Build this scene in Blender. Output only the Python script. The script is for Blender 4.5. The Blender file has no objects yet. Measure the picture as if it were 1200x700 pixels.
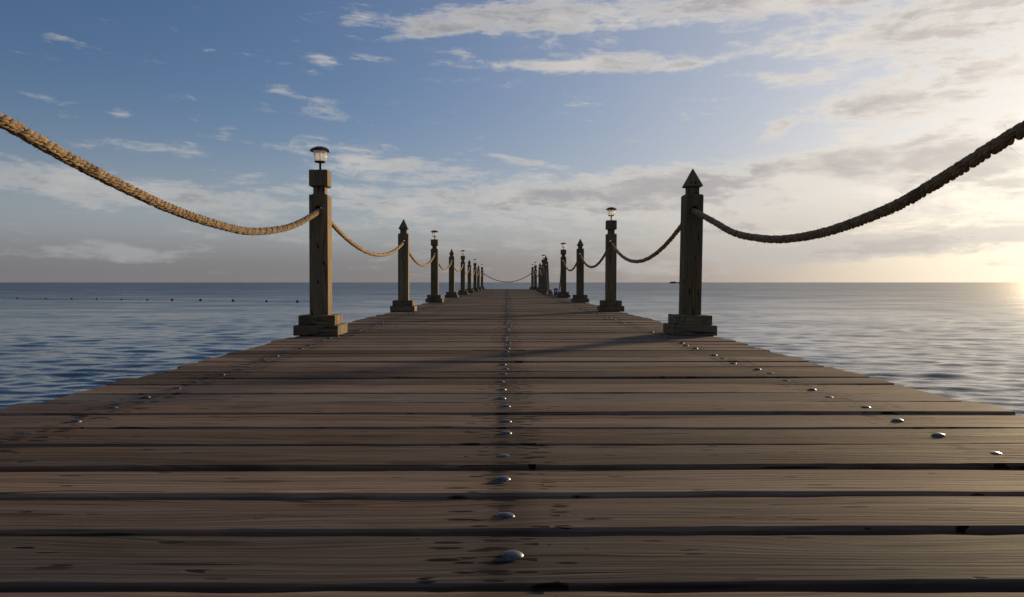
import bpy, bmesh, math, random
import numpy as np
from mathutils import Vector, Matrix

random.seed(7)
rng = np.random.default_rng(11)
R = math.radians
scene = bpy.context.scene
COL = scene.collection

# ------------------------------------------------------------------ camera
F = 870.0            # focal length in pixels of the 1200 px wide photograph
CAMH = 0.30          # camera height above the deck
cam_d = bpy.data.cameras.new('camera')
cam_d.sensor_width = 36.0
cam_d.lens = F / 1200 * 36.0
cam_d.clip_start = 0.02
cam_d.clip_end = 30000
cam = bpy.data.objects.new('camera', cam_d)
COL.objects.link(cam)
cam.location = (0, 0, CAMH)
cam.rotation_euler = (R(90 - 1.25), 0, R(-0.395))
scene.camera = cam

# ------------------------------------------------------------------ light
SUN_AZ, SUN_EL = R(40.5), R(9.0)
SUN_DIR = Vector((math.sin(SUN_AZ) * math.cos(SUN_EL), math.cos(SUN_AZ) * math.cos(SUN_EL), math.sin(SUN_EL)))
sun_d = bpy.data.lights.new('sun', 'SUN')
sun_d.energy = 5.0
sun_d.angle = R(6.0)
sun_d.color = (1.0, 0.76, 0.46)
sun = bpy.data.objects.new('sun', sun_d)
COL.objects.link(sun)
sun.rotation_euler = (-SUN_DIR).to_track_quat('-Z', 'Y').to_euler()

vs = scene.view_settings
vs.view_transform = 'Standard'
vs.look = 'None'
vs.exposure = 0.0
vs.gamma = 1.0
vs.use_curve_mapping = False


# ------------------------------------------------------------------ shader helper
class NT:
    def __init__(self, tree):
        self.t = tree
        self.n = tree.nodes
        self.l = tree.links

    def node(self, kind, **kw):
        nd = self.n.new(kind)
        for k, v in kw.items():
            setattr(nd, k, v)
        return nd

    def set(self, sock, v):
        if isinstance(v, bpy.types.NodeSocket):
            self.l.new(v, sock)
        else:
            sock.default_value = v

    def m(self, op, a, b=0.0, c=0.0, clamp=False):
        nd = self.node('ShaderNodeMath', operation=op)
        nd.use_clamp = clamp
        self.set(nd.inputs[0], a)
        self.set(nd.inputs[1], b)
        self.set(nd.inputs[2], c)
        return nd.outputs[0]

    def smooth(self, v, lo, hi, a=0.0, b=1.0):
        nd = self.node('ShaderNodeMapRange', interpolation_type='SMOOTHSTEP')
        self.set(nd.inputs['Value'], v)
        for k, x in (('From Min', lo), ('From Max', hi), ('To Min', a), ('To Max', b)):
            self.set(nd.inputs[k], x)
        return nd.outputs[0]

    def xyz(self, x, y, z):
        nd = self.node('ShaderNodeCombineXYZ')
        for i, v in enumerate((x, y, z)):
            self.set(nd.inputs[i], v)
        return nd.outputs[0]

    def sep(self, v):
        nd = self.node('ShaderNodeSeparateXYZ')
        self.set(nd.inputs[0], v)
        return nd.outputs

    def noise(self, vec, scale, detail=4.0, rough=0.55, w=None, dist=0.0):
        nd = self.node('ShaderNodeTexNoise', noise_dimensions='3D' if w is None else '4D')
        self.set(nd.inputs['Vector'], vec)
        nd.inputs['Scale'].default_value = scale
        nd.inputs['Detail'].default_value = detail
        nd.inputs['Roughness'].default_value = rough
        nd.inputs['Distortion'].default_value = dist
        if w is not None:
            self.set(nd.inputs['W'], w)
        return nd.outputs[0]

    def mix(self, f, a, b, blend='MIX'):
        nd = self.node('ShaderNodeMix', data_type='RGBA', blend_type=blend)
        self.set(nd.inputs[0], f)
        self.set(nd.inputs[6], a if isinstance(a, bpy.types.NodeSocket) else (*a, 1))
        self.set(nd.inputs[7], b if isinstance(b, bpy.types.NodeSocket) else (*b, 1))
        return nd.outputs[2]

    def vm(self, op, a, b=(0, 0, 0), s=None):
        nd = self.node('ShaderNodeVectorMath', operation=op)
        self.set(nd.inputs[0], a)
        self.set(nd.inputs[1], b)
        if s is not None:
            self.set(nd.inputs['Scale'], s)
        return nd.outputs['Value'] if op in ('DOT_PRODUCT', 'LENGTH') else nd.outputs[0]


# ------------------------------------------------------------------ world: sky and its clouds
world = bpy.data.worlds.new('World')
scene.world = world
world.use_nodes = True
world.node_tree.nodes.clear()
W = NT(world.node_tree)
SKY_STRENGTH = 0.10
sky = W.node('ShaderNodeTexSky', sky_type='NISHITA')
sky.sun_disc = False
sky.sun_elevation = SUN_EL
sky.sun_rotation = SUN_AZ
sky.altitude = 0
sky.air_density = 1.0
sky.dust_density = 0.6
sky.ozone_density = 2.5
direction = W.node('ShaderNodeTexCoord').outputs['Generated']
dx, dy, dz = W.sep(direction)
az = W.m('ARCTAN2', dx, dy)
el = W.m('ARCSINE', W.m('MAXIMUM', dz, 0.0))
cosang = W.vm('DOT_PRODUCT', direction, tuple(SUN_DIR))
cpos = W.m('MAXIMUM', cosang, 0.0)
glow_wide = W.m('POWER', cpos, 5.5)
glow_near = W.m('POWER', cpos, 55.0)
glow_core = W.m('POWER', cpos, 700.0)
k = 1.0 / SKY_STRENGTH


def col(r, g, b):
    return (r * k, g * k, b * k)


# clear sky
base = W.mix(1.0, sky.outputs[0], (0.68, 0.76, 0.96), 'MULTIPLY')
# thin milky veil and humid air low over the sea, brightest round the sun
veil = W.mix(W.m('POWER', cpos, 4.0), col(0.17, 0.235, 0.36), col(0.78, 0.74, 0.71))
glow_broad = W.m('POWER', cpos, 3.5)
base = W.mix(W.m('ADD', 0.06, W.m('MULTIPLY', glow_broad, 0.62)), base, veil)
haze_f = W.m('EXPONENT', W.m('MULTIPLY', W.m('POWER', W.m('DIVIDE', el, 0.135), 2.0), -1.0))
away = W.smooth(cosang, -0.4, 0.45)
lowbank = W.smooth(el, 0.012, 0.095)
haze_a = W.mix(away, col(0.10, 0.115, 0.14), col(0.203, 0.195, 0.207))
haze_a = W.mix(glow_wide, haze_a, col(0.50, 0.42, 0.36))
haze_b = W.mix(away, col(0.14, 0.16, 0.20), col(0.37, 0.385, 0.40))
haze_b = W.mix(glow_wide, haze_b, col(0.74, 0.66, 0.56))
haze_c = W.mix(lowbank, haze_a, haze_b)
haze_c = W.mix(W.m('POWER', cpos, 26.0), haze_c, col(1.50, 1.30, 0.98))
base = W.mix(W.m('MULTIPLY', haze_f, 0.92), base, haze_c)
base = W.mix(W.m('MULTIPLY', glow_near, 0.25), base, col(1.15, 1.05, 0.90))
base = W.mix(W.m('MULTIPLY', glow_core, 0.8), base, col(2.2, 1.9, 1.4))


def pix_ang(px, py):
    u, v = (px - 594) / F, (331 - py) / F
    a = math.atan(u)
    return a, math.atan(v * math.cos(a))


# warped, layered noise stretched along the horizon
sv = W.xyz(az, W.m('MULTIPLY', el, 3.0), 0.0)
wz = W.node('ShaderNodeTexNoise')
W.set(wz.inputs['Vector'], sv)
wz.inputs['Scale'].default_value = 9.0
wz.inputs['Detail'].default_value = 4.0
wv_ = W.vm('SCALE', W.vm('SUBTRACT', wz.outputs['Color'], (.5, .5, .5)), s=0.07)
svw = W.vm('ADD', sv, wv_)
n1 = W.noise(svw, 8.0, 4.0, 0.60)
n3 = W.noise(W.vm('ADD', svw, (3.1, 1.7, 0.4)), 26.0, 9.0, 0.66)
sv2 = W.xyz(W.m('ADD', W.m('MULTIPLY', az, 0.8), W.m('MULTIPLY', el, 0.7)), W.m('ADD', W.m('MULTIPLY', el, 8.0), W.m('MULTIPLY', az, 0.35)), 3.7)
n2 = W.noise(W.vm('ADD', sv2, wv_), 8.0, 9.0, 0.66)
n4 = W.noise(W.vm('ADD', svw, (7.3, 5.1, 0.9)), 8.0, 6.0, 0.55)
nn = W.m('ADD', W.m('ADD', W.m('MULTIPLY', n1, 0.26), W.m('MULTIPLY', n3, 0.40)), W.m('MULTIPLY', n2, 0.34))

bias = None
CLOUDS = [  # px, py, half width, half height (pixels), strength, tilt (rise per run)
    (860, 6, 340, 18, .22, .03), (600, 14, 130, 16, .16, .12), (500, 42, 70, 6, .16, .12), (1150, 4, 80, 10, .12, 0),
    (705, 76, 95, 11, .22, -.02), (800, 77, 60, 5, .14, .05), (630, 80, 55, 5, .12, -.05),
    (1040, 42, 150, 20, .17, .0), (1130, 100, 160, 50, .165, .0), (930, 97, 45, 9, .15, .0),
    (1020, 125, 80, 20, .15, -.1), (912, 150, 18, 9, .15, .3), (1004, 162, 22, 6, .16, 0),
    (362, 118, 46, 11, .15, -.25), (378, 74, 18, 8, .115, -.1), (432, 72, 30, 6, .09, 0), (76, 46, 30, 6, .10, -.2),
    (190, 172, 60, 10, .11, 0.), (268, 153, 18, 9, .12, -.2), (145, 136, 16, 5, .11, 0), (600, 186, 36, 5, .12, -.2),
    (960, 195, 190, 16, .18, .03), (1110, 182, 140, 28, .20, .02), (740, 222, 190, 24, .17, .05),
    (460, 196, 110, 16, .15, -.09), (600, 235, 260, 24, .11, -.02),
    (170, 230, 320, 24, .14, -.06), (60, 212, 160, 12, .08, -.05),
    (140, 297, 58, 10, .17, 0.), (30, 296, 70, 8, .11, 0), (1000, 245, 340, 34, .17, .05), (1080, 283, 220, 12, .17, .10),
    (560, 285, 430, 20, .07, 0.), (900, 300, 300, 14, .13, .05),
    (1180, -90, 330, 110, .17, .0), (1480, 40, 260, 190, .20, .0),   # the same cloud deck going on above and beside the frame
]
for px, py, hw, hh, amp, tilt in CLOUDS:
    a0, e0 = pix_ang(px, py)
    a1, _ = pix_ang(px + hw, py)
    _, e1 = pix_ang(px, py - hh)
    da = W.m('SUBTRACT', az, a0)
    de = W.m('SUBTRACT', W.m('SUBTRACT', el, e0), W.m('MULTIPLY', da, tilt))
    r2 = W.m('ADD', W.m('POWER', W.m('DIVIDE', da, (a1 - a0)), 2.0), W.m('POWER', W.m('DIVIDE', de, (e1 - e0)), 2.0))
    g = W.m('MULTIPLY', W.m('EXPONENT', W.m('MULTIPLY', r2, -0.9)), amp)
    bias = g if bias is None else W.m('ADD', bias, g)
# outside the stretch of sky in view the same scattered cloud goes on
abs_az = W.m('ABSOLUTE', az)
outside = W.m('MAXIMUM', W.smooth(abs_az, 0.62, 0.85), W.smooth(el, 0.36, 0.55))
bias = W.m('ADD', bias, W.m('MULTIPLY', outside, 0.085))
dens_raw = W.m('ADD', nn, bias)
dens = W.smooth(dens_raw, 0.545, 0.715)
core = W.m('MULTIPLY', W.smooth(n4, 0.34, 0.58), W.smooth(dens_raw, 0.61, 0.78))
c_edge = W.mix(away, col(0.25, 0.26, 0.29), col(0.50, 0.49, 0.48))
c_edge = W.mix(W.m('POWER', cpos, 4.0), c_edge, col(0.84, 0.77, 0.68))
c_edge = W.mix(glow_near, c_edge, col(1.08, 1.00, 0.88))
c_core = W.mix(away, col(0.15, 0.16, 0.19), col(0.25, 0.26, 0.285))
c_core = W.mix(glow_wide, c_core, col(0.46, 0.42, 0.41))
c_core = W.mix(glow_near, c_core, col(0.68, 0.60, 0.53))
low = W.smooth(el, 0.03, 0.12, 0.6, 0.0)
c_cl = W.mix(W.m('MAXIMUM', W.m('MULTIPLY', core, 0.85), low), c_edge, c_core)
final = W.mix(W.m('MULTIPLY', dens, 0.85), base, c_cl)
bg = W.node('ShaderNodeBackground')
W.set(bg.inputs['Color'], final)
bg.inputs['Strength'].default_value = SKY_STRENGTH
out = W.node('ShaderNodeOutputWorld')
W.l.new(bg.outputs[0], out.inputs[0])


# ------------------------------------------------------------------ object helpers
def link(name, me, mat=None, parent=None, loc=(0, 0, 0), rot=(0, 0, 0)):
    o = bpy.data.objects.new(name, me)
    COL.objects.link(o)
    if mat is not None and me is not None and len(me.materials) == 0:
        me.materials.append(mat)
    o.location = loc
    o.rotation_euler = rot
    if parent is not None:
        o.parent = parent
    return o


def tag(o, label=None, cat=None, group=None, kind=None):
    for key, v in (('label', label), ('category', cat), ('group', group), ('kind', kind)):
        if v:
            o[key] = v
    return o


def empty(name, loc=(0, 0, 0), rot=(0, 0, 0)):
    o = link(name, None, None, None, loc, rot)
    o.empty_display_size = 0.1
    return o


def mesh_from(name, verts, faces, smooth=False):
    me = bpy.data.meshes.new(name)
    me.from_pydata([tuple(v) for v in verts], [], faces)
    me.validate()
    bm = bmesh.new()
    bm.from_mesh(me)
    bmesh.ops.recalc_face_normals(bm, faces=bm.faces)
    bm.to_mesh(me)
    bm.free()
    if smooth:
        me.polygons.foreach_set('use_smooth', [True] * len(me.polygons))
    return me


def box_mesh(name, sx, sy, sz, bev=0.004, base0=True):
    bm = bmesh.new()
    bmesh.ops.create_cube(bm, size=1.0)
    for v in bm.verts:
        v.co.x *= sx
        v.co.y *= sy
        v.co.z = (v.co.z + (0.5 if base0 else 0)) * sz
    if bev:
        bmesh.ops.bevel(bm, geom=bm.edges[:], offset=bev, segments=1, affect='EDGES')
    me = bpy.data.meshes.new(name)
    bm.to_mesh(me)
    bm.free()
    return me


def lathe_mesh(name, prof, seg=24, smooth=True, close=False):
    vs_, fs = [], []
    n = len(prof)
    for r, z in prof:
        for i in range(seg):
            a = 2 * math.pi * i / seg
            vs_.append((r * math.cos(a), r * math.sin(a), z))
    for j in range(n - 1 if not close else n):
        j2 = (j + 1) % n
        for i in range(seg):
            i2 = (i + 1) % seg
            fs.append((j * seg + i, j * seg + i2, j2 * seg + i2, j2 * seg + i))
    if not close:
        if prof[0][0] > 1e-5:
            fs.append(tuple(range(seg)))
        if prof[-1][0] > 1e-5:
            fs.append(tuple((n - 1) * seg + i for i in range(seg)))
    return mesh_from(name, vs_, fs, smooth)


# ------------------------------------------------------------------ materials
def new_mat(name):
    m = bpy.data.materials.new(name)
    m.use_nodes = True
    m.node_tree.nodes.clear()
    t = NT(m.node_tree)
    p = t.node('ShaderNodeBsdfPrincipled')
    o = t.node('ShaderNodeOutputMaterial')
    t.l.new(p.outputs[0], o.inputs[0])
    return m, t, p


def wood_mat(name, axis, dark, mid, light, grey, bump=0.6, bolts=None, gscale=1.0, var=0.35, rough=(0.70, 0.92)):
    """weathered softwood; axis = grain direction of the piece"""
    m, t, p = new_mat(name)
    oc = t.node('ShaderNodeTexCoord').outputs['Object']
    rnd = t.node('ShaderNodeObjectInfo').outputs['Random']
    w = t.m('MULTIPLY', rnd, 37.0)
    s = t.sep(oc)
    along, c1, c2 = (s[0], s[1], s[2]) if axis == 0 else ((s[2], s[0], s[1]) if axis == 2 else (s[1], s[0], s[2]))
    along = t.m('ADD', along, t.m('MULTIPLY', rnd, 9.0))
    # slow wander of the grain, with swirls where knots sit
    wan = t.noise(t.xyz(t.m('MULTIPLY', along, 1.1), t.m('MULTIPLY', c1, 5.0), t.m('MULTIPLY', c2, 5.0)), 1.6 * gscale, 2.0, 0.5, w)
    cc = t.m('ADD', c1, t.m('MULTIPLY', t.m('SUBTRACT', wan, 0.5), 0.09))
    # knots, with the grain bending round them
    vor = t.node('ShaderNodeTexVoronoi', voronoi_dimensions='2D', feature='F1')
    t.set(vor.inputs['Vector'], t.xyz(t.m('MULTIPLY', along, 1.1), t.m('ADD', t.m('MULTIPLY', c1, 6.0), t.m('MULTIPLY', rnd, 60.0)), 0.0))
    vor.inputs['Scale'].default_value = 1.0
    kd = vor.outputs['Distance']
    swirl = t.m('EXPONENT', t.m('MULTIPLY', t.m('POWER', t.m('DIVIDE', kd, 0.30), 2.0), -1.0))
    cc = t.m('ADD', cc, t.m('MULTIPLY', swirl, 0.035))
    knot = t.smooth(kd, 0.030, 0.075, 1.0, 0.0)
    gv = t.xyz(t.m('MULTIPLY', along, 1.2), t.m('MULTIPLY', cc, 70.0), t.m('MULTIPLY', c2, 40.0))
    grain = t.noise(gv, 1.0 * gscale, 6.0, 0.62, w)
    fine = t.noise(t.xyz(t.m('MULTIPLY', along, 7.0), t.m('MULTIPLY', cc, 260.0), t.m('MULTIPLY', c2, 200.0)), 1.0 * gscale, 3.0, 0.6, w)
    rings = t.m('SINE', t.m('ADD', t.m('MULTIPLY', cc, 420.0), t.m('MULTIPLY', grain, 6.0)))
    rings = t.m('ADD', t.m('MULTIPLY', rings, 0.5), 0.5)
    blotch = t.noise(t.xyz(t.m('MULTIPLY', along, 2.4), t.m('MULTIPLY', c1, 9.0), t.m('MULTIPLY', c2, 8.0)), 1.4, 5.0, 0.65, w)
    v = t.m('ADD', t.m('ADD', t.m('MULTIPLY', grain, 0.55), t.m('MULTIPLY', fine, 0.37)), t.m('MULTIPLY', rings, 0.08))
    c = t.mix(t.smooth(v, 0.36, 0.50), dark, mid)
    c = t.mix(t.smooth(v, 0.49, 0.64), c, light)
    c = t.mix(t.smooth(blotch, 0.42, 0.66, 0.0, 0.8), c, grey)
    c = t.mix(t.m('MULTIPLY', knot, 0.75), c, dark)
    # damp and dirt, darker in irregular patches
    dirt = t.noise(t.xyz(t.m('MULTIPLY', along, 3.5), t.m('MULTIPLY', c1, 11.0), t.m('MULTIPLY', c2, 8.0)), 1.3, 6.0, 0.7, t.m('ADD', w, 14.0))
    c = t.mix(t.smooth(dirt, 0.53, 0.72, 0.0, 0.45), c, dark)
    # each piece has its own tone
    tone = t.m('ADD', 1.0 - var / 2, t.m('MULTIPLY', t.m('FRACT', t.m('MULTIPLY', rnd, 71.3)), var))
    c = t.mix(1.0, c, t.xyz(tone, t.m('MULTIPLY', tone, t.m('ADD', 0.985, t.m('MULTIPLY', t.m('FRACT', t.m('MULTIPLY', rnd, 23.7)), 0.03))), tone), 'MULTIPLY')
    hue = t.m('FRACT', t.m('MULTIPLY', rnd, 131.7))
    lum = t.vm('DOT_PRODUCT', c, (0.33, 0.40, 0.27))
    c = t.mix(t.smooth(hue, 0.55, 1.0, 0.0, 0.40), c, t.xyz(t.m('MULTIPLY', lum, 1.06), lum, t.m('MULTIPLY', lum, 0.92)))
    # drying checks along the grain
    chk = t.noise(t.xyz(t.m('MULTIPLY', along, 2.2), t.m('MULTIPLY', cc, 90.0), t.m('MULTIPLY', c2, 60.0)), 1.0, 2.0, 0.4, t.m('ADD', w, 5.0))
    chk = t.smooth(chk, 0.655, 0.68)
    if bolts:
        chk = t.m('MULTIPLY', chk, t.smooth(s[2], -0.012, -0.004))
    c = t.mix(t.m('MULTIPLY', chk, 0.8), c, (0.012, 0.010, 0.008))
    if bolts:
        st = None
        for xb in bolts:
            d = t.m('ABSOLUTE', t.m('SUBTRACT', s[0], xb))
            mk = t.smooth(d, 0.015, 0.11, 1.0, 0.0)
            st = mk if st is None else t.m('MAXIMUM', st, mk)
        dash = None
        for fx, fy, zz in ((17.0, 72.0, 0.0), (28.0, 105.0, 4.0)):
            dv = t.node('ShaderNodeTexVoronoi', voronoi_dimensions='2D', feature='F1')
            jit = t.m('MULTIPLY', t.m('SUBTRACT', fine, 0.5), 0.5)
            t.set(dv.inputs['Vector'], t.xyz(t.m('ADD', t.m('MULTIPLY', s[0], fx), jit), t.m('ADD', t.m('ADD', t.m('MULTIPLY', s[1], fy), jit), t.m('ADD', t.m('MULTIPLY', rnd, 90.0), zz)), 0.0))
            dv.inputs['Scale'].default_value = 1.0
            rr_ = t.sep(dv.outputs['Color'])[0]
            on = t.smooth(t.m('ADD', rr_, t.m('MULTIPLY', st, 0.26)), 0.992, 0.998)
            d1 = t.m('MULTIPLY', on, t.smooth(dv.outputs['Distance'], 0.25, 0.42, 1.0, 0.0))
            dash = d1 if dash is None else t.m('MAXIMUM', dash, d1)
        top = t.smooth(s[2], -0.012, -0.004)
        c = t.mix(t.m('MULTIPLY', t.m('MULTIPLY', dash, top), 0.96), c, (0.005, 0.004, 0.0035))
        seam = t.smooth(t.m('ABSOLUTE', t.m('SUBTRACT', s[0], bolts[1])), 0.010, 0.055, 0.40, 0.0)
        c = t.mix(t.m('MULTIPLY', t.m('MAXIMUM', t.m('MULTIPLY', st, 0.15), seam), top), c, (0.020, 0.017, 0.016))
    # pits and scattered dark dents
    pit = t.noise(t.xyz(t.m('MULTIPLY', along, 14.0), t.m('MULTIPLY', c1, 60.0), t.m('MULTIPLY', c2, 60.0)), 1.0, 1.0, 0.4, t.m('ADD', w, 2.0))
    pit = t.smooth(pit, 0.735, 0.755) if bolts else t.smooth(pit, 0.675, 0.70)
    if bolts:
        pit = t.m('MULTIPLY', pit, top)
    c = t.mix(t.m('MULTIPLY', pit, 0.85), c, (0.012, 0.010, 0.009))
    t.set(p.inputs['Base Color'], c)
    t.set(p.inputs['Roughness'], t.smooth(v, 0.3, 0.7, rough[0], rough[1]))
    p.inputs['Specular IOR Level'].default_value = 0.04 if bolts else 0.15
    h = t.m('SUBTRACT', v, t.m('MULTIPLY', t.m('MAXIMUM', chk, pit), 0.6))
    b = t.node('ShaderNodeBump')
    b.inputs['Strength'].default_value = bump
    b.inputs['Distance'].default_value = 0.004
    t.set(b.inputs['Height'], h)
    t.l.new(b.outputs[0], p.inputs['Normal'])
    return m


BOLT_X = (-0.94, 0.004, 0.857)
M_PLANK = wood_mat('deck_wood', 0, (0.068, 0.0450, 0.0315), (0.155, 0.1040, 0.0730), (0.245, 0.173, 0.126), (0.172, 0.130, 0.102), 0.5, BOLT_X, var=0.9)
M_POST = wood_mat('post_wood', 2, (0.095, 0.064, 0.030), (0.205, 0.138, 0.064), (0.30, 0.205, 0.10), (0.165, 0.122, 0.07), 0.4, var=0.3)
M_TRIM = wood_mat('trim_wood', 0, (0.100, 0.066, 0.034), (0.195, 0.132, 0.067), (0.27, 0.19, 0.10), (0.16, 0.12, 0.076), 0.4, var=0.4)
M_TRIMY = wood_mat('trim_wood_crosswise', 1, (0.100, 0.066, 0.034), (0.195, 0.132, 0.067), (0.27, 0.19, 0.10), (0.16, 0.12, 0.076), 0.4, var=0.4)
M_BEAM = wood_mat('beam_wood', 1, (0.05, 0.038, 0.028), (0.09, 0.068, 0.05), (0.14, 0.11, 0.08), (0.08, 0.07, 0.06), 0.5)
M_PILE = wood_mat('pile_wood', 2, (0.04, 0.032, 0.026), (0.07, 0.056, 0.045), (0.11, 0.09, 0.07), (0.06, 0.055, 0.05), 0.6)

M_BOLT, t, p = new_mat('galvanised_steel')
oc = t.node('ShaderNodeTexCoord').outputs['Object']
bn = t.noise(oc, 70.0, 2.0, 0.5, t.m('MULTIPLY', t.node('ShaderNodeObjectInfo').outputs['Random'], 20.0))
t.set(p.inputs['Base Color'], t.mix(t.smooth(bn, 0.35, 0.7), (0.06, 0.064, 0.072), (0.15, 0.155, 0.17)))
p.inputs['Metallic'].default_value = 1.0
t.set(p.inputs['Roughness'], t.smooth(bn, 0.3, 0.7, 0.30, 0.48))

M_CAP, t, p = new_mat('lamp_cap_bronze')
oc = t.node('ShaderNodeTexCoord').outputs['Object']
t.set(p.inputs['Base Color'], t.mix(t.noise(oc, 40.0, 3.0), (0.045, 0.022, 0.015), (0.10, 0.048, 0.030)))
p.inputs['Metallic'].default_value = 0.6
p.inputs['Roughness'].default_value = 0.42

M_PANEL, t, p = new_mat('solar_cell')
oc = t.node('ShaderNodeTexCoord').outputs['Object']
t.set(p.inputs['Base Color'], t.mix(t.noise(oc, 90.0), (0.010, 0.012, 0.03), (0.02, 0.025, 0.06)))
p.inputs['Roughness'].default_value = 0.15

M_LENS, t, p = new_mat('frosted_lens')
oc = t.node('ShaderNodeTexCoord').outputs['Object']
an = t.sep(oc)
rib = t.m('SINE', t.m('MULTIPLY', t.m('ARCTAN2', an[1], an[0]), 24.0))
tl = t.node('ShaderNodeBsdfTranslucent')
t.set(tl.inputs[0], t.mix(t.noise(oc, 30.0), (0.86, 0.87, 0.88), (0.95, 0.95, 0.95)))
tp = t.node('ShaderNodeBsdfTransparent')
mx1 = t.node('ShaderNodeMixShader')
mx1.inputs[0].default_value = 0.35
t.l.new(tl.outputs[0], mx1.inputs[1])
t.l.new(tp.outputs[0], mx1.inputs[2])
p.inputs['Base Color'].default_value = (0.9, 0.9, 0.9, 1)
p.inputs['Roughness'].default_value = 0.2
mx2 = t.node('ShaderNodeMixShader')
mx2.inputs[0].default_value = 0.18
t.l.new(mx1.outputs[0], mx2.inputs[1])
t.l.new(p.outputs[0], mx2.inputs[2])
t.l.new(mx2.outputs[0], [n_ for n_ in t.n if n_.type == 'OUTPUT_MATERIAL'][0].inputs[0])
b = t.node('ShaderNodeBump')
b.inputs['Strength'].default_value = 0.3
b.inputs['Distance'].default_value = 0.002
t.set(b.inputs['Height'], rib)
t.l.new(b.outputs[0], p.inputs['Normal'])

M_BULB, t, p = new_mat('bulb_reflector')
oc = t.node('ShaderNodeTexCoord').outputs['Object']
t.set(p.inputs['Base Color'], t.mix(t.noise(oc, 60.0), (0.55, 0.55, 0.55), (0.75, 0.75, 0.75)))
p.inputs['Roughness'].default_value = 0.3
p.inputs['Metallic'].default_value = 0.5


def rope_mat(name, dark, mid, light):
    m, t, p = new_mat(name)
    oc = t.node('ShaderNodeTexCoord').outputs['Object']
    a = t.noise(oc, 38.0, 4.0, 0.6)
    f = t.noise(oc, 520.0, 3.0, 0.65)
    d = t.noise(oc, 5.0, 3.0, 0.5)
    v = t.m('ADD', t.m('MULTIPLY', a, 0.45), t.m('MULTIPLY', f, 0.55))
    c = t.mix(t.smooth(v, 0.32, 0.52), dark, mid)
    c = t.mix(t.smooth(v, 0.50, 0.70), c, light)
    c = t.mix(t.smooth(d, 0.60, 0.74, 0.0, 0.65), c, dark)
    t.set(p.inputs['Base Color'], c)
    p.inputs['Roughness'].default_value = 0.9
    p.inputs['Specular IOR Level'].default_value = 0.15
    b = t.node('ShaderNodeBump')
    b.inputs['Strength'].default_value = 0.9
    b.inputs['Distance'].default_value = 0.002
    t.set(b.inputs['Height'], f)
    t.l.new(b.outputs[0], p.inputs['Normal'])
    return m


M_ROPE = rope_mat('manila_rope', (0.13, 0.084, 0.046), (0.33, 0.228, 0.130), (0.54, 0.41, 0.255))

M_BUOY, t, p = new_mat('dark_buoy_plastic')
oc = t.node('ShaderNodeTexCoord').outputs['Object']
t.set(p.inputs['Base Color'], t.mix(t.noise(oc, 12.0), (0.008, 0.009, 0.012), (0.025, 0.025, 0.03)))
p.inputs['Roughness'].default_value = 0.6

M_HULL, t, p = new_mat('dark_hull_paint')
oc = t.node('ShaderNodeTexCoord').outputs['Object']
t.set(p.inputs['Base Color'], t.mix(t.noise(oc, 1.2), (0.03, 0.032, 0.035), (0.07, 0.07, 0.07)))
p.inputs['Roughness'].default_value = 0.7

M_BLUE, t, p = new_mat('blue_sign_paint')
oc = t.node('ShaderNodeTexCoord').outputs['Object']
t.set(p.inputs['Base Color'], t.mix(t.noise(oc, 30.0), (0.015, 0.03, 0.16), (0.03, 0.05, 0.22)))
p.inputs['Roughness'].default_value = 0.4

M_WHITE, t, p = new_mat('white_sign_paint')
oc = t.node('ShaderNodeTexCoord').outputs['Object']
t.set(p.inputs['Base Color'], t.mix(t.noise(oc, 30.0), (0.6, 0.6, 0.6), (0.75, 0.75, 0.75)))

# ------------------------------------------------------------------ sea
WATER_Z = -1.10
M_WATER, t, p = new_mat('sea_water')
pos = t.node('ShaderNodeNewGeometry').outputs['Position']
s = t.sep(pos)
wv = t.xyz(t.m('MULTIPLY', s[0], 0.42), s[1], 0.0)
wa = t.noise(wv, 1.6, 3.0, 0.55)
wb = t.noise(wv, 7.0, 3.0, 0.6)
wc = t.noise(wv, 0.12, 3.0, 0.55)
p.inputs['Base Color'].default_value = (0.004, 0.016, 0.030, 1)
p.inputs['IOR'].default_value = 1.333
patch = t.noise(t.xyz(t.m('MULTIPLY', s[0], 0.3), s[1], 0.0), 0.02, 3.0, 0.5)
gust = t.noise(t.xyz(t.m('MULTIPLY', s[0], 0.10), t.m('MULTIPLY', s[1], 0.22), 0.0), 1.0, 5.0, 0.65)
dist = t.vm('LENGTH', pos)
chop = t.smooth(t.m('LOGARITHM', t.m('MAXIMUM', dist, 1.0), 10.0), 1.1, 2.3, 0.08, 0.33)
t.set(p.inputs['Roughness'], t.m('ADD', chop, t.m('ADD', t.smooth(patch, 0.35, 0.65, -0.02, 0.03), t.smooth(gust, 0.36, 0.64, -0.05, 0.05))))
b1 = t.node('ShaderNodeBump')
b1.inputs['Strength'].default_value = 1.0
b1.inputs['Distance'].default_value = 0.065
t.set(b1.inputs['Strength'], t.smooth(gust, 0.36, 0.64, 0.45, 1.0))
t.set(b1.inputs['Height'], t.m('ADD', t.m('MULTIPLY', wa, 0.60), t.m('MULTIPLY', wb, 0.20)))
t.l.new(b1.outputs[0], p.inputs['Normal'])


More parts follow.
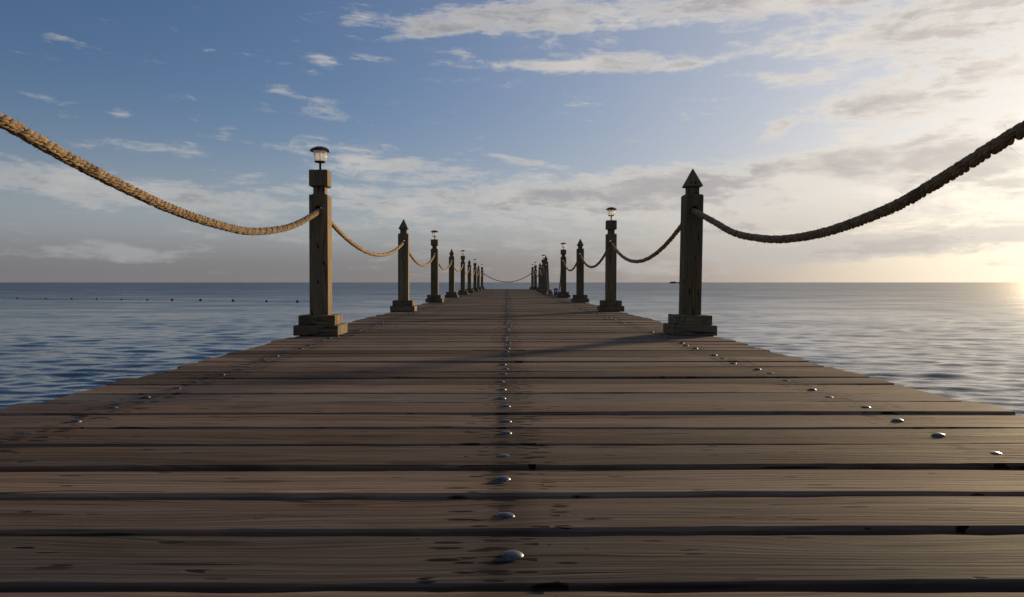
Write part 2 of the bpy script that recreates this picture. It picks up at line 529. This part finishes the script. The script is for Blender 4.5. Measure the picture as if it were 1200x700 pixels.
def build_sea():
    # polar sheet, fine where the waves can be told apart, coarse far out and behind
    NF = 741
    fine_a = np.linspace(R(-42), R(42), NF)
    coarse = np.linspace(R(42), R(318), 71)[1:-1]
    ang = np.concatenate([fine_a, coarse])
    rad = [2.2]
    while rad[-1] < 12000:
        r = rad[-1]
        rad.append(r * (1.0055 if r < 70 else (1.012 if r < 250 else 1.06)))
    rad = np.array(rad)
    A, Rr = np.meshgrid(ang, rad)
    X, Y = Rr * np.sin(A), Rr * np.cos(A) - 1.0
    Z = np.zeros_like(X)
    step = np.where(Rr < 70, Rr * 0.0055, Rr * 0.012)
    step[:, NF:] = Rr[:, NF:] * 0.07
    step[Rr > 250] = 1e6
    for i in range(110):
        lam = 0.16 * (1.9 / 0.16) ** rng.random()
        th = R(195) + rng.normal(0, 0.42)     # travelling towards the shore, swell from ahead
        kx, ky = 2 * math.pi / lam * math.sin(th), 2 * math.pi / lam * math.cos(th)
        amp = 0.0030 * min(lam, 0.50) ** 0.85
        fade = np.clip((lam / step - 2.5) / 2.5, 0, 1)
        ph = kx * X + ky * Y + rng.random() * 6.283
        Z += amp * fade * (np.sin(ph) + 0.22 * np.sin(2 * ph + 1.57 * 0))
    nr, na = X.shape
    verts = np.stack([X, Y, Z], -1).reshape(-1, 3)
    i0 = (np.arange(nr - 1)[:, None] * na + np.arange(na)[None, :])
    j = (np.arange(na) + 1) % na
    i1 = (np.arange(nr - 1)[:, None] * na + j[None, :])
    quads = np.stack([i0, i0 + na, i1 + na, i1], -1).reshape(-1, 4)
    me = bpy.data.meshes.new('sea')
    me.vertices.add(len(verts) + 1)
    me.vertices.foreach_set('co', np.concatenate([verts.ravel(), [0, -1.0, 0]]).astype(np.float32))
    cen = len(verts)
    tri = np.stack([np.arange(na), j, np.full(na, cen)], -1)
    loops = np.concatenate([quads.ravel(), tri.ravel()]).astype(np.int32)
    me.loops.add(len(loops))
    me.loops.foreach_set('vertex_index', loops)
    starts = np.concatenate([np.arange(len(quads)) * 4, len(quads) * 4 + np.arange(na) * 3]).astype(np.int32)
    me.polygons.add(len(starts))
    me.polygons.foreach_set('loop_start', starts)
    me.polygons.foreach_set('use_smooth', np.ones(len(starts), bool))
    me.update(calc_edges=True)
    me.validate()
    if sum(pl.normal.z for pl in list(me.polygons)[:500]) < 0:
        me.flip_normals()
    o = link('sea', me, M_WATER, None, (0, 0, WATER_Z))
    tag(o, 'calm rippled open sea reaching to the horizon', None, None, 'structure')


build_sea()

# ------------------------------------------------------------------ pier: planks, bolts, beams, piles
pier = empty('pier', (0, 0, 0))
tag(pier, 'weathered brown wooden plank pier running straight out over the sea', 'pier')

X_L, X_R = -1.18, 1.165
T = 0.045
edges = [(.74, .879), (.903, 1.032), (1.050, 1.179), (1.218, 1.3675), (1.3725, 1.520), (1.540, 1.688), (1.699, 1.850),
         (1.862, 2.008), (2.015, 2.180), (2.192, 2.330), (2.340, 2.480), (2.494, 2.640)]
y = edges[0][0]
while y > -2.2:
    g = random.choice([.008, .012, .02, .025])
    wd = random.uniform(.138, .150)
    edges.insert(0, (y - g - wd, y - g))
    y = y - g - wd
y = edges[-1][1]
END_Y = 32.6
while y < END_Y - 0.1:
    g = random.choices([.006, .010, .015, .021, .032], [2, 4, 4, 3, 1])[0]
    wd = random.uniform(.138, .152)
    edges.append((y + g, y + g + wd))
    y += g + wd


def plank_mesh(i):
    """sawn board 1 m deep in y (scaled per plank), with a wandering, worn edge"""
    bm = bmesh.new()
    n = 44
    xs = [X_L + (X_R - X_L) * j / n for j in range(n + 1)]
    r = random.Random(100 + i)
    cup = r.uniform(-.0012, .0016)
    ph = [r.uniform(0, 6.28) for _ in range(6)]
    bow = r.uniform(-.003, .003)
    rings = []
    hw = 0.5
    for j, x in enumerate(xs):
        wob_a = .0016 * math.sin(2.1 * x + ph[0]) + .0011 * math.sin(7 * x + ph[1]) + r.uniform(-.0007, .0007)
        wob_b = .0016 * math.sin(2.6 * x + ph[2]) + .0011 * math.sin(6 * x + ph[3]) + r.uniform(-.0007, .0007)
        if r.random() < .05:
            wob_a += r.uniform(.002, .005)
        if r.random() < .06:
            wob_b -= r.uniform(.002, .006)
        zz = .0013 * math.sin(1.7 * x + ph[4]) + .0006 * math.sin(5 * x + ph[5])
        by = bow * (1 - (x / 1.18) ** 2)
        ya, yb = -hw * .145 + wob_a + by, hw * .145 + wob_b + by
        e = .0035 + r.uniform(-.001, .0012)
        prof = [(ya, -T), (ya, -e * 1.0), (ya + e, zz), ((ya + yb) / 2, zz + cup), (yb - e, zz), (yb, -e), (yb, -T)]
        sk = 0.0
        rings.append([bm.verts.new((x, yy, z)) for yy, z in prof])
    m = len(rings[0])
    for j in range(n):
        for q in range(m):
            q2 = (q + 1) % m
            bm.faces.new((rings[j][q], rings[j + 1][q], rings[j + 1][q2], rings[j][q2]))
    bm.faces.new(rings[0])
    bm.faces.new(rings[-1][::-1])
    bmesh.ops.recalc_face_normals(bm, faces=bm.faces)
    me = bpy.data.meshes.new('plank')
    bm.to_mesh(me)
    bm.free()
    return me


plank_variants = [plank_mesh(i) for i in range(14)]
for me in plank_variants:
    me.materials.append(M_PLANK)
bolt_me = lathe_mesh('bolt', [(.0124, -.001), (.0124, .0005), (.0112, .0022), (.0088, .0037), (.0054, .0047), (.0020, .0052), (0.0, .0053)], 14)
bolt_me.materials.append(M_BOLT)
first = next(i for i, e in enumerate(edges) if e[0] > 0.6)
far_bolts = bmesh.new()
last_variant = -1
for i, (ya, yb) in enumerate(edges):
    v = random.randrange(len(plank_variants))
    if v == last_variant:
        v = (v + 1) % len(plank_variants)
    last_variant = v
    pz = random.uniform(-.0025, .0012)
    sx = random.uniform(.984, 1.014)
    ox = random.uniform(-.012, .012)
    yc = (ya + yb) / 2
    pl = link('plank', plank_variants[v], None, pier, (ox, yc, pz), (random.uniform(-.004, .004), 0, random.uniform(-.0010, .0010)))
    flip = random.random() < .5
    pl.scale = (sx, (yb - ya) / .145 * .995, 1)
    drift = -0.022 * math.exp(-((yc - 2.45) / .5) ** 2)
    for bi, bx in enumerate(BOLT_X):
        xx = bx + random.uniform(-.010, .010) + (drift if bi == 1 else 0)
        yy = random.uniform(-.022, .022)
        sink = random.uniform(-.0012, .0002)
        if bi != 1 and i > first + 14 and random.random() < .30:
            continue
        if first <= i < first + 96:
            bo = link('bolt', bolt_me, None, pl, (xx / sx, yy, sink), (0, 0, random.uniform(0, 6)))
            bo.scale = (1, .145 / (yb - ya), 1)
        elif i >= first + 96:
            mtx = Matrix.Translation((xx, yc + yy, pz))
            bmesh.ops.create_cone(far_bolts, cap_ends=True, segments=8, radius1=.012, radius2=.006, depth=.005, matrix=Matrix.Translation((xx, yc + yy, pz + .002)))
me = bpy.data.meshes.new('bolt')
far_bolts.to_mesh(me)
far_bolts.free()
fb = link('bolt_row', me, M_BOLT, pier)
fb['kind'] = 'stuff'

Y0, Y1 = edges[0][0], edges[-1][1]
for bx in BOLT_X:
    bm_ = box_mesh('beam', .10, Y1 - Y0 - .06, .20, .004)
    link('beam', bm_, M_BEAM, pier, (bx, (Y0 + Y1) / 2, -T - .2035))
cross = box_mesh('cross_beam', 2.2, .15, .2, .004)
cross.materials.append(M_BEAM)
pile_me = lathe_mesh('pile', [(.12, -2.2), (.125, -.9), (.118, -.28)], 18)
pile_me.materials.append(M_PILE)
SP = 3.42
YP = [4.28 + SP * i for i in range(-1, 9)]
for yp in YP:
    link('cross_beam', cross, None, pier, (0, yp, -T - .404))
    for xp in (-.94, .857):
        link('pile', pile_me, None, pier, (xp, yp, -T - .14 + .02))


# ------------------------------------------------------------------ rope posts
HOLE_Z = 0.715
PW = 0.0525


def shaft_mesh(kind):
    bm = bmesh.new()
    c = .004

    def ring(h, z):
        cc = min(c, h * .3)
        pts = [(-h + cc, -h), (h - cc, -h), (h, -h + cc), (h, h - cc), (h - cc, h), (-h + cc, h), (-h, h - cc), (-h, -h + cc)]
        return [bm.verts.new((a, b_, z)) for a, b_ in pts]
    prof = [(PW, 0), (PW, .66), (PW, .77), (PW, .796), (.046 if kind else .036, .803), (.033, .803 if kind else .806), (.033, .845)]
    rs = [ring(h, z) for h, z in prof]
    for a in range(len(rs) - 1):
        for q in range(8):
            q2 = (q + 1) % 8
            if a == 1 and q in (0, 4):
                continue
            bm.faces.new((rs[a][q], rs[a][q2], rs[a + 1][q2], rs[a + 1][q]))
    bm.faces.new(rs[0][::-1])
    bm.faces.new(rs[-1])
    holes = []
    for q, yy in ((0, -PW), (4, PW)):
        A, B = rs[1][q], rs[1][q + 1]
        D, C_ = rs[2][q], rs[2][q + 1]
        sgn = 1 if q == 0 else -1
        hv = [bm.verts.new((sgn * .021 * math.cos(2 * math.pi * (i + .0) / 16 + R(225)), yy, HOLE_Z + .021 * math.sin(2 * math.pi * i / 16 + R(225)))) for i in range(16)]
        corners = [A, B, C_, D]
        for s_ in range(4):
            c0, c1 = corners[s_], corners[(s_ + 1) % 4]
            hs = [hv[(s_ * 4 + kk) % 16] for kk in range(4, -1, -1)]
            bm.faces.new([c0, c1] + hs)
        holes.append(hv)
    # through hole
    ha, hb = holes
    for i in range(16):
        a1, a2 = ha[i], ha[(i + 1) % 16]
        b1_ = min(hb, key=lambda v: (v.co.x - a1.co.x) ** 2 + (v.co.z - a1.co.z) ** 2)
        b2_ = min(hb, key=lambda v: (v.co.x - a2.co.x) ** 2 + (v.co.z - a2.co.z) ** 2)
        bm.faces.new((a1, a2, b2_, b1_))
    bmesh.ops.recalc_face_normals(bm, faces=bm.faces)
    me = bpy.data.meshes.new('shaft')
    bm.to_mesh(me)
    bm.free()
    me.materials.append(M_POST)
    return me


def pyramid_mesh():
    prof = [(.042, .0), (.048, .003), (.048, .008), (.003, .106), (.0, .108)]
    vs_, fs = [], []
    for h, z in prof:
        for sx_, sy_ in ((-1, -1), (1, -1), (1, 1), (-1, 1)):
            vs_.append((h * sx_, h * sy_, z))
    for j in range(len(prof) - 1):
        for q in range(4):
            fs.append((j * 4 + q, j * 4 + (q + 1) % 4, j * 4 + 4 + (q + 1) % 4, j * 4 + 4 + q))
    fs.append((3, 2, 1, 0))
    me = mesh_from('pyramid_cap', vs_, fs)
    me.materials.append(M_POST)
    return me


SH = [shaft_mesh(0), shaft_mesh(1)]
HEAD = box_mesh('head_block', 2 * PW, 2 * PW, .094, .005)
HEAD.materials.append(M_POST)
PYR = pyramid_mesh()


def tier_meshes(outer, h, tw):
    inner = outer - 2 * tw
    a = box_mesh('trim_board', outer, tw, h, .003)
    b_ = box_mesh('trim_board', tw, inner - .0016, h, .003)
    a.materials.append(M_TRIM)
    b_.materials.append(M_TRIMY)
    return a, b_, (outer - tw) / 2


TIER1 = tier_meshes(.250, .057, .0722)
TIER2 = tier_meshes(.205, .055, .0497)


def make_post(name, label, kind, x, y, lean=(0, 0), rz=0.0, dz=0.0, swap=False):
    root = empty(name, (x, y, dz), (lean[1], lean[0], rz))
    tag(root, label, 'post', 'rope posts along both edges of the pier')
    link('shaft', SH[kind], None, root)
    if kind == 0:
        link('head_block', HEAD, None, root, (0, 0, .8454))
    else:
        link('pyramid_cap', PYR, None, root, (0, 0, .8454))
    z = 0.001
    for n_, (a, b_, off) in enumerate((TIER1, TIER2)):
        tw_rot = random.uniform(-.012, .012)
        for s_ in (-1, 1):
            o1 = link('trim_board', a, None, root, (0, 0, z), (0, 0, tw_rot + (math.pi / 2 if (swap and n_ == 1) else 0)))
            o1.location = (0, s_ * off, z) if not (swap and n_ == 1) else (s_ * off, 0, z)
            o2 = link('trim_board', b_, None, root, (0, 0, z - .0005), (0, 0, tw_rot + (math.pi / 2 if (swap and n_ == 1) else 0)))
            o2.location = (s_ * off, 0, z - .0005) if not (swap and n_ == 1) else (0, s_ * off, z - .0005)
        z += .0575
    return root


# solar lamp pieces
OCT = 8
CAPM = mesh_from('cap', [(r_ * math.cos(2 * math.pi * (i + .5) / OCT), r_ * math.sin(2 * math.pi * (i + .5) / OCT), z_)
                         for r_, z_ in ((.050, .0), (.0585, -.004), (.060, -.001), (.050, .010), (.034, .019), (.026, .021)) for i in range(OCT)],
                 [(j * OCT + i, j * OCT + (i + 1) % OCT, (j + 1) * OCT + (i + 1) % OCT, (j + 1) * OCT + i) for j in range(5) for i in range(OCT)]
                 + [tuple(range(OCT)), tuple(5 * OCT + i for i in range(OCT))])
CAPM.materials.append(M_CAP)
PANM = box_mesh('solar_panel', .034, .034, .002, .0005)
PANM.materials.append(M_PANEL)
LENSM = lathe_mesh('lens', [(.024, 0.0005), (.031, .001), (.0375, .012), (.040, .0575)], 28, True, False)
LENSM.materials.append(M_LENS)
STEMM = lathe_mesh('stem', [(.0062, 0), (.0062, .042), (.012, .044), (.026, .046), (.0335, .050), (.0335, .053)], 20)
STEMM.materials.append(M_CAP)
BULBM = lathe_mesh('bulb', [(.003, .004), (.005, .006), (.005, .020), (.006, .030), (.007, .046), (.007, .055)], 16)
BULBM.materials.append(M_BULB)


def make_lamp(label, post):
    root = empty('solar_lamp', (0, 0, 0))
    root.matrix_world = post.matrix_world
    bpy.context.view_layer.update()
    root.location = post.matrix_world @ Vector((0, 0, .9395))
    root.rotation_euler = post.rotation_euler
    tag(root, label, 'lamp', 'solar lamps on the square-headed posts')
    link('stem', STEMM, None, root)
    link('lens', LENSM, None, root, (0, 0, .0535))
    link('bulb', BULBM, None, root, (0, 0, .0545))
    cp = link('cap', CAPM, None, root, (0, 0, .1135))
    link('solar_panel', PANM, None, cp, (0, 0, .0212))
    return root


ORD = ['first', 'second', 'third', 'fourth', 'fifth', 'sixth', 'seventh', 'eighth', 'ninth', 'tenth']
XL, XR = -1.07, 1.055
# left row: square head with lamp, pointed, ... ; right row: the other way round
posts = {'L': [], 'R': []}
right_over = {5: (0.985, YP[5] + .1, -2.6), 6: (1.03, YP[6] - .5, 0)}
for i, yp in enumerate(YP):
    n_end = len(YP) - 1 - i
    pos_txt = ORD[n_end] + ' from the seaward end'
    for side in 'LR':
        kind = (0 if (i % 2 == 1) else 1) if side == 'L' else (1 if (i % 2 == 1) else 0)
        if side == 'R' and i == 9:
            kind = 0
        if side == 'R' and i == 7:
            kind = 1
        if side == 'R' and i == 8:
            kind = 0
        x, yy, ln = (XL if side == 'L' else XR), yp, random.uniform(-.35, .35)
        if side == 'L' and i == 1:
            ln = 0.0
        if side == 'R' and i == 1:
            ln = 0.9
        if side == 'R' and i in right_over:
            x, yy, ln = right_over[i]
        elif not (i == 1):
            x += random.uniform(-.012, .012)
            if side == 'R' and i >= 2:
                x += .032 if i == 2 else .045
        side_txt = 'shaded pier edge' if side == 'L' else 'sunward pier edge'
        kind_txt = 'square-headed brown wooden post' if kind == 0 else 'pyramid-topped brown wooden post'
        nm = 'rope_post'
        lab = f'{kind_txt}, {side_txt}, {pos_txt}'
        po = make_post(nm, lab, kind, x, yy, (R(ln), R(random.uniform(-.25, .25))), random.uniform(-.02, .02), 0.0, swap=(side == 'R'))
        posts[side].append(po)
        bpy.context.view_layer.update()
        if kind == 0:
            make_lamp(f'solar lamp on square-headed post, {side_txt}, {pos_txt}', po)
bpy.context.view_layer.update()


# ------------------------------------------------------------------ ropes
def hermite(pts, n):
    """smooth curve through points, evenly stepped by length"""
    P = np.array(pts, float)
    m = np.zeros_like(P)
    m[1:-1] = (P[2:] - P[:-2]) / 2
    m[0] = P[1] - P[0]
    m[-1] = P[-1] - P[-2]
    outp = []
    for i in range(len(P) - 1):
        for u in np.linspace(0, 1, 40, endpoint=False):
            h00, h10, h01, h11 = 2 * u**3 - 3 * u**2 + 1, u**3 - 2 * u**2 + u, -2 * u**3 + 3 * u**2, u**3 - u**2
            outp.append(h00 * P[i] + h10 * m[i] + h01 * P[i + 1] + h11 * m[i + 1])
    outp.append(P[-1])
    Q = np.array(outp)
    for _ in range(20):
        Q[1:-1] = (Q[:-2] + 2 * Q[1:-1] + Q[2:]) / 4
    d = np.concatenate([[0], np.cumsum(np.linalg.norm(np.diff(Q, axis=0), axis=1))])
    s_ = np.linspace(0, d[-1], n)
    return np.stack([np.interp(s_, d, Q[:, kk]) for kk in range(3)], -1), d[-1]


def frames(P):
    T_ = np.gradient(P, axis=0)
    T_ /= np.linalg.norm(T_, axis=1)[:, None]
    side = np.cross(T_, np.array([0, 0, 1.0]))
    side /= np.linalg.norm(side, axis=1)[:, None]
    up = np.cross(side, T_)
    return T_, side, up


def tube(C, rad, seg, verts, faces):
    T_, S_, U_ = frames(C)
    n0 = len(verts)
    n = len(C)
    a = np.arange(seg) * 2 * math.pi / seg
    rad = np.broadcast_to(rad, (n,))
    ring = C[:, None, :] + rad[:, None, None] * (np.cos(a)[None, :, None] * S_[:, None, :] + np.sin(a)[None, :, None] * U_[:, None, :])
    verts.extend(ring.reshape(-1, 3).tolist())
    for i in range(n - 1):
        for q in range(seg):
            q2 = (q + 1) % seg
            faces.append((n0 + i * seg + q, n0 + i * seg + q2, n0 + (i + 1) * seg + q2, n0 + (i + 1) * seg + q))
    faces.append(tuple(n0 + q for q in range(seg)))
    faces.append(tuple(n0 + (n - 1) * seg + q for q in range(seg)))


def make_rope(label, pts, near=False, r=0.0158, group='ropes slung between the posts'):
    n = 900 if near else 150
    P, L = hermite(pts, n)
    T_, S_, U_ = frames(P)
    s_ = np.linspace(0, L, n)
    root = empty('rope', tuple(P[n // 2]))
    off = P[n // 2]
    tag(root, label, 'rope', group)
    pitch = 0.078
    rs = r * 0.45
    rr = r - rs
    for q in range(4):
        ph = 2 * math.pi * s_ / pitch + q * 2 * math.pi / 4 + 0.5 * np.sin(s_ * 3.1 + q)
        wob = 1 + (0.03 * np.sin(s_ * 23 + q * 2) + 0.025 * np.sin(s_ * 57 + q) if near else 0)
        Cn = P + (rr * wob * np.cos(ph))[:, None] * S_ + (rr * wob * np.sin(ph))[:, None] * U_ - off
        vv, ff = [], []
        if near:
            # each strand is itself laid from yarns, twisted the other way
            T2, S2, U2 = frames(Cn)
            ny = 6
            for yq in range(ny):
                ph2 = -2 * math.pi * s_ / 0.062 + yq * 2 * math.pi / ny + 0.7 * np.sin(s_ * 11 + yq)
                ry = rs * 0.44
                rw = 1 + 0.16 * np.sin(s_ * (67 + 9 * yq) + yq * 1.7 + q * 2.1) + 0.13 * np.sin(s_ * (149 + 13 * q) + yq)
                Cy = Cn + ((rs - ry * .8) * np.cos(ph2))[:, None] * S2 + ((rs - ry * .8) * np.sin(ph2))[:, None] * U2
                tube(Cy, ry * rw, 7, vv, ff)
        else:
            tube(Cn, rs * 1.08, 6, vv, ff)
        me = mesh_from('strand', vv, ff, True)
        link('strand', me, M_ROPE, root, (0, 0, 0))
    if near:
        vv, ff = [], []
        rg = np.random.default_rng(int(abs(pts[0][0]) * 1000))
        for _ in range(1300):
            i = rg.integers(2, n - 2)
            a = rg.random() * 6.283
            nrm = math.cos(a) * S_[i] + math.sin(a) * U_[i]
            b0 = P[i] - off + nrm * r * .92
            ln = rg.exponential(.007) + .003
            d1 = nrm * rg.uniform(.3, 1) + T_[i] * rg.normal(0, .9) + rg.normal(0, .3, 3)
            d1 /= np.linalg.norm(d1)
            d2 = d1 + rg.normal(0, .5, 3)
            d2 /= np.linalg.norm(d2)
            sd = np.cross(d1, rg.normal(0, 1, 3))
            sd = sd / (np.linalg.norm(sd) + 1e-9) * .00035
            q = len(vv)
            m1 = b0 + d1 * ln * .5
            e1 = m1 + d2 * ln * .5
            vv += [(b0 - sd).tolist(), (b0 + sd).tolist(), (m1 + sd * .8).tolist(), (m1 - sd * .8).tolist(), e1.tolist()]
            ff += [(q, q + 1, q + 2, q + 3), (q + 3, q + 2, q + 4)]
        me = mesh_from('fibre_fuzz', vv, ff)
        fz = link('fibre_fuzz', me, M_ROPE, root)
        fz['kind'] = 'stuff'
    return root


def hole(side, i):
    return np.array(posts[side][i].matrix_world @ Vector((0, 0, HOLE_Z)))


# nearest span on each edge, with the hang it shows
hl0, hl1 = hole('L', 0), hole('L', 1)
near_l = [(hl0[0], hl0[1], hl0[2] + .0), (XL, 1.22, .690), (XL, 1.577, .644), (XL, 1.90, .592), (XL, 2.378, .534), (XL, 2.85, .511), (XL, 3.19, .517), (XL, 3.65, .570), (XL, 4.0, .643), tuple(hl1)]
make_rope('thick straw-coloured rope sagging shoreward from the largest lamp-topped post', near_l, True)
hr0, hr1 = hole('R', 0), hole('R', 1)
near_r = [tuple(hr0), (XR, 1.20, .660), (XR, 1.522, .611), (XR, 1.77, .556), (XR, 2.03, .505), (XR, 2.42, .468), (XR, 2.79, .463), (XR, 3.10, .484), (XR, 3.45, .530), (XR, 3.84, .622), tuple(hr1)]
make_rope('thick dark backlit rope sagging shoreward from the largest pyramid-topped post', near_r, True)
sags = {'L': [.19, .20, .19, .17, .18, .19, .18, .18], 'R': [.245, .22, .21, None, .2, .2, .2, .2]}
for side in 'LR':
    for i in range(1, len(YP) - 1):
        a, b_ = hole(side, i), hole(side, i + 1)
        sg = sags[side][i - 1]
        n_end = len(YP) - 2 - i
        side_txt = 'shaded pier edge' if side == 'L' else 'sunward pier edge'
        lab = f'rope slung between posts, {side_txt}, {ORD[n_end]} span from the seaward end'
        if sg is None:
            pts = [a, a + np.array([-.03, .10, -.10]), a + np.array([-.04, .25, -.40]), (a[0] - .05, a[1] + .55, .10), (a[0] - .06, a[1] + .95, .018),
                   (a[0] - .08, a[1] + 1.8, .018), (b_[0] - .02, b_[1] - .75, .018), (b_[0] + .02, b_[1] - .40, .12), (b_[0], b_[1] - .14, .48), b_]
            lab = 'slack rope dropped onto the deck between two posts beside the blue notice'
        else:
            pts = []
            for u in np.linspace(0, 1, 13):
                q = a + (b_ - a) * u
                q[2] -= sg * (1 - (2 * u - 1) ** 2)
                pts.append(q)
        make_rope(lab, pts, i == 1 and False)
a, b_ = hole('L', 9), hole('R', 9)
pts = []
for u in np.linspace(0, 1, 13):
    q = a + (b_ - a) * u
    q[2] -= .40 * (1 - (2 * u - 1) ** 2)
    pts.append(q)
make_rope('dark rope hanging across the seaward end of the pier between the end posts', pts, False, .017)

# ------------------------------------------------------------------ small blue notice by the slack rope
sg_root = empty('notice_sign', (0.985, 14.95, 0.0))
tag(sg_root, 'small blue notice plate with a white mark on a low stake', 'sign')
link('stake', box_mesh('stake', .02, .02, .10, .002), M_POST, sg_root, (0, .012, .001))
pn = link('plate', box_mesh('plate', .075, .006, .135, .002), M_BLUE, sg_root, (0, 0, .045))
link('white_mark', box_mesh('white_mark', .034, .002, .04, .0005), M_WHITE, pn, (0, -.0045, .06))

# ------------------------------------------------------------------ line of floats
BX = [-12, 23, 56, 86, 115, 144, 174, 203, 236, 274, 313, 349]
BY = [349.6, 350, 350.6, 350.8, 351, 351.5, 352, 352.2, 352.6, 353.2, 353.8, 354.3]
buoy_me = lathe_mesh('float_body', [(.0, -.11), (.09, -.085), (.135, -.02), (.14, .03), (.115, .10), (.07, .145), (.035, .155), (.03, .19), (.0, .195)], 18)
buoy_me.materials.append(M_BUOY)
ring_me = lathe_mesh('collar', [(.142, -.012), (.155, -.006), (.155, .018), (.142, .024)], 18)
ring_me.materials.append(M_BUOY)
bpos = []
for px, py in zip(BX, BY):
    d = F * (CAMH - WATER_Z) / (py - 331)
    bpos.append(((px - 594) / F * d, d))
for i, (bx, by) in enumerate(bpos):
    sc = random.uniform(.42, .70)
    ro = empty('buoy', (bx, by, WATER_Z + .03), (random.uniform(-.3, .3), random.uniform(-.3, .3), 0))
    ro.scale = (sc * 1.2, sc * 1.2, sc)
    tag(ro, 'small dark float bobbing on the swimming area line', 'buoy', 'floats on the line across the water')
    link('float_body', buoy_me, None, ro)
    link('collar', ring_me, None, ro)
lp = []
for i in range(len(bpos) - 1):
    a, b_ = np.array([*bpos[i], .03]), np.array([*bpos[i + 1], .03])
    for u in np.linspace(0, 1, 8, endpoint=False):
        q = a + (b_ - a) * u
        q[2] = .035 + .02 * math.sin(u * 19 + i)
        lp.append(q)
lp.append(np.array([*bpos[-1], .03]))
d_ = np.array(lp[-1]) - np.array(lp[-9])
lp += [lp[-1] + d_ * .5]
vv, ff = [], []
tube(np.array(lp), .011, 6, vv, ff)
fl = link('float_line', mesh_from('float_line', vv, ff, True), M_BUOY, None, (0, 0, WATER_Z))
tag(fl, 'thin dark floating line joining the buoys on the water', 'line')

# ------------------------------------------------------------------ far boat on the horizon
D = 950.0
bt = empty('boat', ((790.5 - 594) / F * D, D, WATER_Z), (0, 0, R(6)))
tag(bt, 'low dark boat far out on the horizon beside the pyramid-topped post', 'boat')
secs = [(-6.5, 1.3, 1.5), (-5.5, 1.7, 1.35), (-2, 1.9, 1.2), (2.5, 1.8, 1.25), (5, 1.1, 1.55), (6.8, .1, 1.9)]
vv, ff = [], []
for x, hw, ht in secs:
    vv += [(x, -hw * .6, -.4), (x, hw * .6, -.4), (x, hw, ht), (x, -hw, ht)]
for i in range(len(secs) - 1):
    for q in range(4):
        ff.append((i * 4 + q, i * 4 + (q + 1) % 4, i * 4 + 4 + (q + 1) % 4, i * 4 + 4 + q))
ff += [(3, 2, 1, 0), tuple(len(vv) - 4 + q for q in range(4))]
link('hull', mesh_from('hull', vv, ff), M_HULL, bt)
link('wheelhouse', box_mesh('wheelhouse', 6.0, 2.2, 1.0, .1), M_HULL, bt, (-1.2, 0, 1.15))
link('roof', box_mesh('roof', 6.8, 2.4, .15, .03), M_HULL, bt, (-1.2, 0, 2.152))
